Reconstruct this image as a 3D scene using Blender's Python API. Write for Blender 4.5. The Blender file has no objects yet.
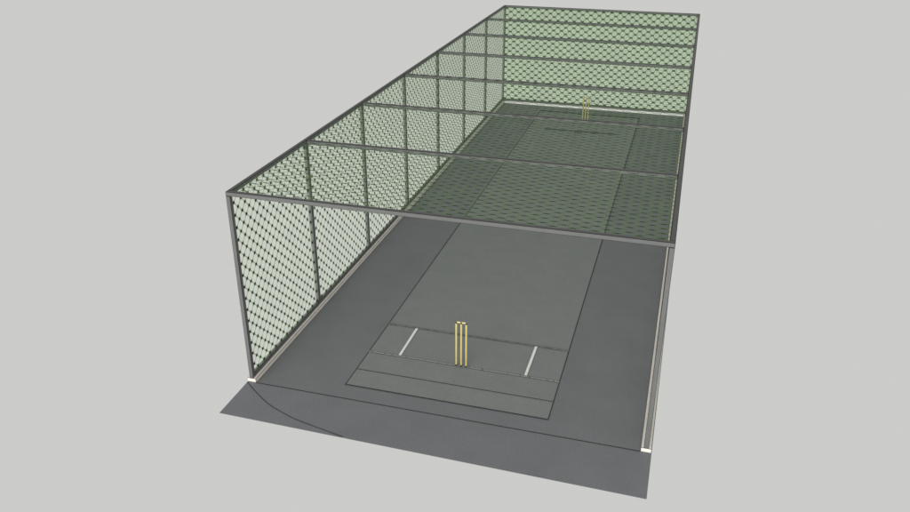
import bpy, bmesh, math
from mathutils import Vector, Matrix
S = bpy.context.scene
C = S.collection
PI = math.pi
# ---------------------------------------------------------------- dimensions (metres)
W, L, H, T = 7.625, 21.478, 3.97, 0.083      # cage width, length, height, tube section
CW, CH = 0.185, 0.087                        # kerb width / height
E0 = (CW - T) / 2                            # kerb overhang beyond the tubes
XL, XR, Y0, Y1 = 1.832, 5.808, 0.424, 20.552   # playing strip
XC = 3.8135
YB, YP, YT = 1.656, 2.818, 0.986             # bowling crease, popping crease, tail line
# ---------------------------------------------------------------- materials
def mat(name, col, rough=0.6, metal=0.0, var=0.0, scale=8.0, bump=0.0, fine=0.0, fine_scale=120.0, spec=0.3):
    m = bpy.data.materials.new(name); m.use_nodes = True
    nt = m.node_tree; N = nt.nodes; K = nt.links
    b = N['Principled BSDF']
    b.inputs['Roughness'].default_value = rough
    b.inputs['Metallic'].default_value = metal
    b.inputs['Specular IOR Level'].default_value = spec
    b.inputs['Base Color'].default_value = (*col, 1)
    tc = N.new('ShaderNodeTexCoord')
    if var or fine:
        n1 = N.new('ShaderNodeTexNoise'); n1.inputs['Scale'].default_value = scale
        n1.inputs['Detail'].default_value = 5; n1.inputs['Roughness'].default_value = 0.6
        K.new(tc.outputs['Object'], n1.inputs['Vector'])
        n2 = N.new('ShaderNodeTexNoise'); n2.inputs['Scale'].default_value = fine_scale
        n2.inputs['Detail'].default_value = 3
        K.new(tc.outputs['Object'], n2.inputs['Vector'])
        def rng(src, a):
            r = N.new('ShaderNodeMapRange'); r.inputs['From Min'].default_value = 0.3
            r.inputs['From Max'].default_value = 0.7
            r.inputs['To Min'].default_value = 1 - a; r.inputs['To Max'].default_value = 1 + a
            K.new(src, r.inputs['Value']); return r.outputs['Result']
        mu = N.new('ShaderNodeMath'); mu.operation = 'MULTIPLY'
        K.new(rng(n1.outputs['Fac'], var), mu.inputs[0]); K.new(rng(n2.outputs['Fac'], fine), mu.inputs[1])
        vm = N.new('ShaderNodeVectorMath'); vm.operation = 'SCALE'
        vm.inputs[0].default_value = col
        K.new(mu.outputs[0], vm.inputs['Scale'])
        K.new(vm.outputs[0], b.inputs['Base Color'])
        if bump:
            bp = N.new('ShaderNodeBump'); bp.inputs['Strength'].default_value = bump
            bp.inputs['Distance'].default_value = 0.01
            K.new(n2.outputs['Fac'], bp.inputs['Height']); K.new(bp.outputs[0], b.inputs['Normal'])
    return m

M_slab = mat('grey_asphalt', (0.183, 0.189, 0.201), 0.95, var=0.05, scale=1.3, fine=0.07, fine_scale=28, bump=0.12, spec=0.1)
M_mat = mat('grey_green_turf', (0.217, 0.228, 0.227), 0.95, var=0.04, scale=2.0, fine=0.12, fine_scale=45, bump=0.2, spec=0.1)
M_joint = mat('dark_joint', (0.052, 0.054, 0.056), 0.9, var=0.2, scale=6, fine=0.1, spec=0.1)
M_joint2 = mat('fine_crease_groove', (0.085, 0.088, 0.086), 0.9, var=0.3, scale=6, fine=0.1, spec=0.1)
M_white = mat('white_line_paint', (0.80, 0.80, 0.78), 0.8, var=0.05, scale=12, fine=0.06, fine_scale=70, spec=0.2)
M_steel = mat('painted_grey_steel', (0.132, 0.136, 0.135), 0.55, var=0.07, scale=3, fine=0.05, fine_scale=40, spec=0.25)
M_steel_t = mat('steel_shaded_top', (0.088, 0.088, 0.089), 0.6, var=0.1, scale=3, fine=0.05, fine_scale=40, spec=0.2)  # same steel in a darker tone, shading painted onto tube tops
M_steel_e = mat('dark_steel_edge', (0.022, 0.022, 0.023), 0.7, var=0.2, scale=6, fine=0.05, spec=0.2)  # dark chamfers that outline the tubes
M_kerb = mat('pale_concrete', (0.88, 0.82, 0.77), 0.9, var=0.05, scale=5, fine=0.06, fine_scale=60, bump=0.15, spec=0.1)
M_kerb_w = mat('brightened_concrete', (0.93, 0.93, 0.90), 0.85, var=0.04, scale=5, fine=0.04, fine_scale=60, spec=0.1)  # back kerb lightened in colour to offset shade from the roof net
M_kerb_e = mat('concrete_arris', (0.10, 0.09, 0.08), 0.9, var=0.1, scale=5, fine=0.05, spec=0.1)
M_wood = mat('pale_yellow_wood', (0.60, 0.52, 0.20), 0.5, var=0.08, scale=9, fine=0.05, fine_scale=90)
M_wood_d = mat('dark_stump_tip', (0.02, 0.02, 0.015), 0.6, var=0.1, fine=0.05)
M_bail = mat('varnished_bail_wood', (0.78, 0.66, 0.33), 0.45, var=0.08, scale=9, fine=0.05)

def worn_line(name, light, amount):
    """crease paint worn through to the dark groove in dashes"""
    m = bpy.data.materials.new(name); m.use_nodes = True
    N = m.node_tree.nodes; K = m.node_tree.links; b = N['Principled BSDF']
    b.inputs['Roughness'].default_value = 0.9; b.inputs['Specular IOR Level'].default_value = 0.1
    tc = N.new('ShaderNodeTexCoord'); mp = N.new('ShaderNodeMapping'); mp.inputs['Scale'].default_value = (7, 1.5, 1)
    n = N.new('ShaderNodeTexNoise'); n.inputs['Scale'].default_value = 1.6; n.inputs['Detail'].default_value = 4
    r = N.new('ShaderNodeValToRGB')
    r.color_ramp.elements[0].position = amount - 0.06; r.color_ramp.elements[0].color = (0.15, 0.155, 0.150, 1)
    r.color_ramp.elements[1].position = amount + 0.06; r.color_ramp.elements[1].color = (*light, 1)
    K.new(tc.outputs['Object'], mp.inputs[0]); K.new(mp.outputs[0], n.inputs['Vector'])
    K.new(n.outputs['Fac'], r.inputs[0]); K.new(r.outputs[0], b.inputs['Base Color'])
    return m
M_worn = worn_line('worn_crease_paint', (0.33, 0.33, 0.31), 0.43)
M_worn2 = worn_line('faded_crease_paint', (0.22, 0.225, 0.215), 0.50)

def net_mat(name, col, trans, fac_clear=0.0):
    m = bpy.data.materials.new(name); m.use_nodes = True
    N = m.node_tree.nodes; K = m.node_tree.links
    N.remove(N['Principled BSDF']); out = N['Material Output']
    d = N.new('ShaderNodeBsdfDiffuse'); t = N.new('ShaderNodeBsdfTranslucent')
    tc = N.new('ShaderNodeTexCoord'); n = N.new('ShaderNodeTexNoise'); n.inputs['Scale'].default_value = 2.5
    n.inputs['Detail'].default_value = 4
    K.new(tc.outputs['Object'], n.inputs['Vector'])
    r = N.new('ShaderNodeMapRange'); r.inputs['From Min'].default_value = .3; r.inputs['From Max'].default_value = .7
    r.inputs['To Min'].default_value = 0.8; r.inputs['To Max'].default_value = 1.2
    K.new(n.outputs['Fac'], r.inputs['Value'])
    vm = N.new('ShaderNodeVectorMath'); vm.operation = 'SCALE'; vm.inputs[0].default_value = col
    K.new(r.outputs[0], vm.inputs['Scale'])
    K.new(vm.outputs[0], d.inputs['Color']); K.new(vm.outputs[0], t.inputs['Color'])
    mx = N.new('ShaderNodeMixShader'); mx.inputs[0].default_value = trans
    K.new(d.outputs[0], mx.inputs[1]); K.new(t.outputs[0], mx.inputs[2])
    last = mx.outputs[0]
    if fac_clear:
        tr = N.new('ShaderNodeBsdfTransparent'); m2 = N.new('ShaderNodeMixShader'); m2.inputs[0].default_value = fac_clear
        K.new(last, m2.inputs[1]); K.new(tr.outputs[0], m2.inputs[2]); last = m2.outputs[0]
    K.new(last, out.inputs['Surface'])
    return m
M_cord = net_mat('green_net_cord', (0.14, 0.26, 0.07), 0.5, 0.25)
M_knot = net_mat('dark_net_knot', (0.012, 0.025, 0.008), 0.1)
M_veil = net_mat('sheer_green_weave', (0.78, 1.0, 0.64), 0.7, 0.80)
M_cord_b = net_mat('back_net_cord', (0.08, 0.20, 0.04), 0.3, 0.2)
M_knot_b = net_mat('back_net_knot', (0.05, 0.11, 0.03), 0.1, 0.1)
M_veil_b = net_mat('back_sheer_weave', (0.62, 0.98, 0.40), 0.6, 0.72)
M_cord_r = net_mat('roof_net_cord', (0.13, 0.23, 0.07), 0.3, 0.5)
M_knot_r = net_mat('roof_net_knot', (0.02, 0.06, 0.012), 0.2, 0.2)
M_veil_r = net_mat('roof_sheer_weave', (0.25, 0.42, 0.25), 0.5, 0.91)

# ---------------------------------------------------------------- mesh helpers
def link(name, bm, mats, parent=None, loc=(0, 0, 0)):
    me = bpy.data.meshes.new(name); bm.to_mesh(me); bm.free()
    for m in (mats if isinstance(mats, (list, tuple)) else [mats]): me.materials.append(m)
    o = bpy.data.objects.new(name, me); C.objects.link(o); o.location = loc
    if parent: o.parent = parent
    return o
def tag(o, label=None, cat=None, group=None, kind=None):
    if label: o['label'] = label
    if cat: o['category'] = cat
    if group: o['group'] = group
    if kind: o['kind'] = kind
    return o
def empty(name, loc=(0, 0, 0)):
    o = bpy.data.objects.new(name, None); C.objects.link(o); o.location = loc; o.empty_display_size = .2
    return o
def bar(a, b, bev=0.0065, edge=True, shade_top=False):
    """closed box from corner a to corner b with chamfered arrises (material 1)"""
    bm = bmesh.new()
    bmesh.ops.create_cube(bm, size=1)
    s = [b[i] - a[i] for i in range(3)]; c = [(a[i] + b[i]) / 2 for i in range(3)]
    for v in bm.verts: v.co = Vector([v.co[i] * s[i] + c[i] for i in range(3)])
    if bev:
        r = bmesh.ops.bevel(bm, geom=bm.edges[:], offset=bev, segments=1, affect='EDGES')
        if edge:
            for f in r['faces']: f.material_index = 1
    bm.normal_update()
    if shade_top:                                          # upper face coloured darker to imitate shading
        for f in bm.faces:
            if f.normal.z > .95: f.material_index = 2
    return bm
def sheet(pts, z):
    bm = bmesh.new(); bm.faces.new([bm.verts.new((x, y, z)) for x, y in pts]); return bm
def rect(x0, x1, y0, y1, z): return sheet([(x0, y0), (x1, y0), (x1, y1), (x0, y1)], z)
def ribbon(pts, w, z):
    bm = bmesh.new(); prev = None
    for i, p in enumerate(pts):
        a = Vector(pts[max(i - 1, 0)]); b = Vector(pts[min(i + 1, len(pts) - 1)])
        d = (b - a).normalized(); n = Vector((-d.y, d.x)) * w / 2; q = Vector(p)
        cur = (bm.verts.new((*(q + n), z)), bm.verts.new((*(q - n), z)))
        if prev: bm.faces.new((prev[0], prev[1], cur[1], cur[0]))
        prev = cur
    return bm
def lathe(bm, prof, mtx=Matrix(), seg=16, mi=0):
    rings = []
    for r, z in prof:
        if r < 1e-6: rings.append([bm.verts.new(mtx @ Vector((0, 0, z)))])
        else: rings.append([bm.verts.new(mtx @ Vector((r * math.cos(2 * PI * k / seg), r * math.sin(2 * PI * k / seg), z))) for k in range(seg)])
    for a, b in zip(rings, rings[1:]):
        for k in range(seg):
            k2 = (k + 1) % seg
            if len(a) == 1 and len(b) == 1: continue
            if len(a) == 1: f = bm.faces.new((a[0], b[k2], b[k]))
            elif len(b) == 1: f = bm.faces.new((a[k], a[k2], b[0]))
            else: f = bm.faces.new((a[k], a[k2], b[k2], b[k]))
            f.material_index = mi; f.smooth = True

# ---------------------------------------------------------------- ground slab
FL, FR = (-0.045, -1.055), (W + E0 + 0.006, -1.155)
bm = bmesh.new()
out = [FL, FR, (W + E0 + .003, L + E0), (-E0 - .003, L + E0)]
top = [bm.verts.new((x, y, 0)) for x, y in out]; bot = [bm.verts.new((x, y, -0.006)) for x, y in out]
bm.faces.new(top); bm.faces.new(bot[::-1])
for i in range(4): bm.faces.new((top[i], bot[i], bot[(i + 1) % 4], top[(i + 1) % 4]))
ground = tag(link('ground', bm, M_slab), kind='structure')
link('joint_line', rect(-E0 + CW, W + E0 - CW, -0.011, 0.011, 0.004), M_joint, ground)
ctl = [(-0.045, -0.03), (0.33, -0.32), (0.72, -0.576), (1.07, -0.73), (1.424, -0.853), (1.95, -0.97), (2.42, -1.07)]
arc = []
for i in range(len(ctl) - 1):                       # Catmull-Rom through the measured points
    p0, p1, p2, p3 = [Vector(ctl[min(max(i + k, 0), len(ctl) - 1)]) for k in (-1, 0, 1, 2)]
    for s in range(6):
        t = s / 6
        arc.append(tuple(0.5 * ((2 * p1) + (-p0 + p2) * t + (2 * p0 - 5 * p1 + 4 * p2 - p3) * t * t + (-p0 + 3 * p1 - 3 * p2 + p3) * t ** 3)))
arc.append(ctl[-1])
link('joint_line', ribbon(arc, 0.014, 0.008), M_joint, ground)

# ---------------------------------------------------------------- playing strip
pitch = tag(empty('cricket_pitch', (XC, Y0, 0)), 'grey green turf strip down the middle of the cage floor with crease lines', 'cricket pitch')
def pp(name, bm, m):
    o = link(name, bm, m); o.parent = pitch; o.matrix_parent_inverse = Matrix.Translation(-pitch.location); return o
pp('turf_mat', rect(XL, XR, Y0, Y1, 0.004), M_mat)
wd = 0.016
pp('edge_line', sheet([(XL - wd / 2, Y0), (XL + wd / 2, Y0), (XL + wd, Y1), (XL - wd, Y1)], 0.008), M_joint)
pp('edge_line', sheet([(XR - wd / 2, Y0), (XR + wd / 2, Y0), (XR + wd, Y1), (XR - wd, Y1)], 0.008), M_joint)
pp('edge_line', rect(XL - wd / 2, XR + wd / 2, Y0 - .013, Y0 + .013, 0.012), M_joint)
pp('edge_line', rect(XL - wd / 2, XR + wd / 2, Y1 - .05, Y1 + .05, 0.012), M_joint)
def flip(y): return Y0 + Y1 - y
pp('tail_line', rect(XL, XR, YT - .008, YT + .008, 0.0125), M_joint)
def crease(name, y, x0, x1, paint, gap, ln, z=0.0125):
    pp(name, rect(x0, x1, y - gap / 2, y + gap / 2, z), paint)
    for s in (-1, 1):
        a = y + s * (gap / 2 + ln / 2 + .001)
        pp('crease_edge', rect(x0, x1, a - ln / 2, a + ln / 2, z), M_joint2)
crease('bowling_crease', YB, XL, XR, M_worn, 0.036, 0.009)
crease('popping_crease', YP, XL, XR, M_worn2, 0.040, 0.009)
crease('bowling_crease', flip(YB), XL, XR, M_worn2, 0.030, 0.012)
pp('popping_crease', rect(2.469, 5.196, 18.153 - .055, 18.153 + .055, 0.0125), M_joint)
for dx in (-0.10, 0.0, 0.10):                       # three short marks before the far crease
    pp('guard_mark', rect(XC - .06 + dx - .014, XC - .06 + dx + .014, 17.84, 18.06, 0.0125), M_joint)
for s in (-1, 1):
    x = XC + s * 1.315
    pp('return_crease', rect(x - .027, x + .027, YB + .03, YP - .03, 0.0165), M_white)

# ---------------------------------------------------------------- wickets
SH = 1.0
def make_wicket():
    root = empty('wicket')
    for dx in (-0.102, 0, 0.102):
        bm = bmesh.new()
        lathe(bm, [(0, 0.0), (.016, 0.0), (.0188, .02), (.0188, SH - .05), (.017, SH - .022), (.008, SH - .018), (0, SH - .017)])
        o = link('stump', bm, M_wood, root); o.location = (dx, 0, 0)
        bm = bmesh.new()
        lathe(bm, [(.017, SH - .024), (.0185, SH - .015), (.016, SH - .003), (.008, SH + .003), (0, SH + .004)])
        link('tip', bm, M_wood_d, o)
        bm = bmesh.new()
        lathe(bm, [(.022, 0.0), (.0225, .012), (.0205, .024)])
        link('ferrule', bm, M_wood_d, o)
    for dx in (-0.051, 0.051):
        bm = bmesh.new()
        R = Matrix.Translation((dx, 0, SH + .004)) @ Matrix.Rotation(PI / 2, 4, 'Y')
        lathe(bm, [(0, -.046), (.006, -.045), (.006, -.034), (.012, -.031), (.016, -.018), (.013, -.008), (.017, 0), (.013, .008), (.016, .018), (.012, .031), (.006, .034), (.006, .045), (0, .046)], R, 12)
        link('bail', bm, M_bail, root)
    return root
w1 = make_wicket(); w1.location = (XC + .004, YB, 0.0165)
tag(w1, 'near wicket of three pale yellow stumps with bails in the open front', 'wicket', 'wickets at the two ends of the pitch')
def copy_tree(o, parent=None):
    c = o.copy(); C.objects.link(c)
    if parent: c.parent = parent
    for ch in list(o.children): copy_tree(ch, c)
    return c
w2 = copy_tree(w1); w2.location = (XC + .01, flip(YB), 0.0165)
w2['label'] = 'far wicket of three yellow stumps seen through the netting by the back kerb'

# ---------------------------------------------------------------- kerbs
for x0, lab in ((-E0, 'pale concrete kerb with white end, along the foot of the left netting wall'),
                (W + E0 - CW, 'pale concrete kerb with bright end, under the right side of the cage')):
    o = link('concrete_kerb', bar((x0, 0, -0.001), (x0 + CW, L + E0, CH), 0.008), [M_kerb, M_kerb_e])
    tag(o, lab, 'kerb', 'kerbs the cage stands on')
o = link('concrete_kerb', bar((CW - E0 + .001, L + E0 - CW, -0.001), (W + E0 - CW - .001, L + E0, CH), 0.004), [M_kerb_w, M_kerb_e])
tag(o, 'white concrete kerb crossing the far end of the floor under the back net', 'kerb', 'kerbs the cage stands on')

# ---------------------------------------------------------------- cage frame
cage = tag(empty('cricket_net_cage'), 'grey steel framed cage with green netting on roof and sides, open at the front', 'practice cage')
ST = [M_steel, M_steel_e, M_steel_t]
P = (L - T) / 7
for x0 in (0, W - T):
    for k in range(8):
        y = k * P
        z0 = CH if k in (0, 7) else CH + T + .001
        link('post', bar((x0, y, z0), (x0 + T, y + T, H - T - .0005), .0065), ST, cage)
    link('top_rail', bar((x0, T + .0005, H - T), (x0 + T, L - T - .0005, H), .009, shade_top=True), ST, cage)
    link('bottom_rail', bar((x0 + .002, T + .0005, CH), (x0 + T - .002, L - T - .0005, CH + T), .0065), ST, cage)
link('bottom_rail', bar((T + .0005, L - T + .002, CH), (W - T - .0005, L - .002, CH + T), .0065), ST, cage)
for k in range(8):
    y = k * P
    if k in (0, 7): link('top_rail', bar((0, y, H - T), (W, y + T, H), .009, shade_top=True), ST, cage)
    else: link('crossbar', bar((T + .0005, y, H - T - .008), (W - T - .0005, y + T, H - .008), .010, shade_top=True), ST, cage)

# ---------------------------------------------------------------- netting
def net(name, ul, vl, mtx, PU, PV, phase, ru, rv, cw_, knot, mats):
    """hexagonal netting: staggered cells PU x PV, flat cord of half width cw_, knots, and the sheer weave in each cell"""
    bm = bmesh.new()
    du = PU / 2
    e = (du * du + (PV / 2) ** 2) / (2 * du)        # Voronoi cell of the staggered lattice
    f = du - e
    hexa = [(e, 0), (f, PV / 2), (-f, PV / 2), (-e, 0), (-f, -PV / 2), (f, -PV / 2)]
    def boundary(a, inset=0.0):
        dx, dy = math.cos(a), math.sin(a); best = 9
        for i in range(6):
            (x1, y1), (x2, y2) = hexa[i], hexa[(i + 1) % 6]
            l = math.hypot(x2 - x1, y2 - y1)
            if l < 1e-6: continue
            nx, ny = (y2 - y1) / l, -(x2 - x1) / l
            dn = dx * nx + dy * ny
            if dn > 1e-6: best = min(best, ((x1 * nx + y1 * ny) - inset) / dn)
        return best
    NSEG = 16
    angs = sorted([2 * PI * k / NSEG for k in range(NSEG)] + [math.atan2(y, x) % (2 * PI) for x, y in hexa if abs(y) > 1e-6])
    OUT, INN = [], []
    for a in angs:
        c, s = math.cos(a), math.sin(a)
        t = boundary(a); OUT.append((c * t, s * t))
        el_ = 1 / math.sqrt((c / ru) ** 2 + (s / rv) ** 2)
        t = min(boundary(a, cw_), el_); INN.append((c * t, s * t))
    n = len(angs)
    ku, kv0 = phase[0], phase[1]                    # one measured knot position
    i0 = int(ku / du) + 2; j0 = int(kv0 / PV) + 2
    for i in range(-i0, int((ul - ku) / du) + 3):
        for j in range(-j0, int((vl - kv0) / PV) + 3):
            cu = ku + i * du; cv = kv0 - PV / 2 + j * PV + (PV / 2 if i % 2 else 0)
            if cu - e > ul or cv - PV / 2 > vl or cu + e < 0 or cv + PV / 2 < 0: continue
            o_ = [bm.verts.new((cu + x, cv + y, 0)) for x, y in OUT]
            i_ = [bm.verts.new((cu + x, cv + y, 0)) for x, y in INN]
            for k in range(n):
                k2 = (k + 1) % n
                bm.faces.new((o_[k], o_[k2], i_[k2], i_[k])).material_index = 0
            bm.faces.new(i_).material_index = 2
            kv = cv + PV / 2                        # a flattened twist between this cell and the one above
            if 0.02 < kv < vl - 0.02 and 0.04 < cu < ul - 0.04:
                a, b, h = knot
                ring = [bm.verts.new((cu + x, kv + y, 0)) for x, y in ((a, 0), (a * .5, b), (-a * .5, b), (-a, 0), (-a * .5, -b), (a * .5, -b))]
                for s in (h, -h):
                    t1 = bm.verts.new((cu + a * .4, kv, s)); t2 = bm.verts.new((cu - a * .4, kv, s))
                    for q in ((ring[0], ring[1], t1), (ring[1], ring[2], t2, t1), (ring[2], ring[3], t2), (ring[3], ring[4], t2), (ring[4], ring[5], t1, t2), (ring[5], ring[0], t1)):
                        bm.faces.new(q).material_index = 1
    for co, no in (((0, 0, 0), (-1, 0, 0)), ((ul, 0, 0), (1, 0, 0)), ((0, 0, 0), (0, -1, 0)), ((0, vl, 0), (0, 1, 0))):
        bmesh.ops.bisect_plane(bm, geom=bm.verts[:] + bm.edges[:] + bm.faces[:], plane_co=co, plane_no=no, clear_outer=True)
    bmesh.ops.transform(bm, matrix=mtx, verts=bm.verts)
    return link(name, bm, mats, cage)
def frame(o, u, v):
    u = Vector(u); v = Vector(v); w = u.cross(v)
    m = Matrix((u, v, w)).transposed().to_4x4(); m.translation = Vector(o); return m
zb = CH + T
for x in (T * .5, W - T * .5):
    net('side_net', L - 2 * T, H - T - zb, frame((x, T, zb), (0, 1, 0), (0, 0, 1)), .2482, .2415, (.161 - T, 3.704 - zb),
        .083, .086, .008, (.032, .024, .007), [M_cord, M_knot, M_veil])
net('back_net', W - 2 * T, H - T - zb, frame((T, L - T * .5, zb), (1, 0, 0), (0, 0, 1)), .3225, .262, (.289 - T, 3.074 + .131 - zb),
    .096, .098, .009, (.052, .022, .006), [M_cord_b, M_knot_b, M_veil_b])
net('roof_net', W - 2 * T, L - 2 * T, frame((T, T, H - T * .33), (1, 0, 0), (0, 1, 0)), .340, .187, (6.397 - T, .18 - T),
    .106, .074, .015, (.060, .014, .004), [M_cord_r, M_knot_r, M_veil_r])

# ---------------------------------------------------------------- light
w = bpy.data.worlds.new('World'); S.world = w; w.use_nodes = True
bg = w.node_tree.nodes['Background']
bg.inputs['Color'].default_value = (0.6, 0.6, 0.584, 1); bg.inputs['Strength'].default_value = 1.0
sd = bpy.data.lights.new('key_light', 'SUN'); sd.energy = 3.1; sd.angle = math.radians(60); sd.color = (1, .985, .95)
so = bpy.data.objects.new('key_light', sd); C.objects.link(so)
el, az = math.radians(13), math.radians(9)          # low, from the front and a little from the left
d = Vector((-math.sin(az) * math.cos(el), -math.cos(az) * math.cos(el), math.sin(el)))
so.rotation_euler = d.to_track_quat('Z', 'Y').to_euler(); so.location = (0, -8, 6)

# ---------------------------------------------------------------- camera
cd = bpy.data.cameras.new('camera'); co = bpy.data.objects.new('camera', cd); C.objects.link(co)
cd.sensor_width = 36; cd.lens = 810.245 / 910 * 36; cd.clip_start = .1; cd.clip_end = 500
co.location = (7.5193, -11.5373, 9.1114); co.rotation_euler = (1.1195, 0, 0.2826)
S.camera = co
S.view_settings.view_transform = 'Standard'; S.view_settings.look = 'None'; S.view_settings.exposure = 0
S.cycles.transparent_max_bounces = 32
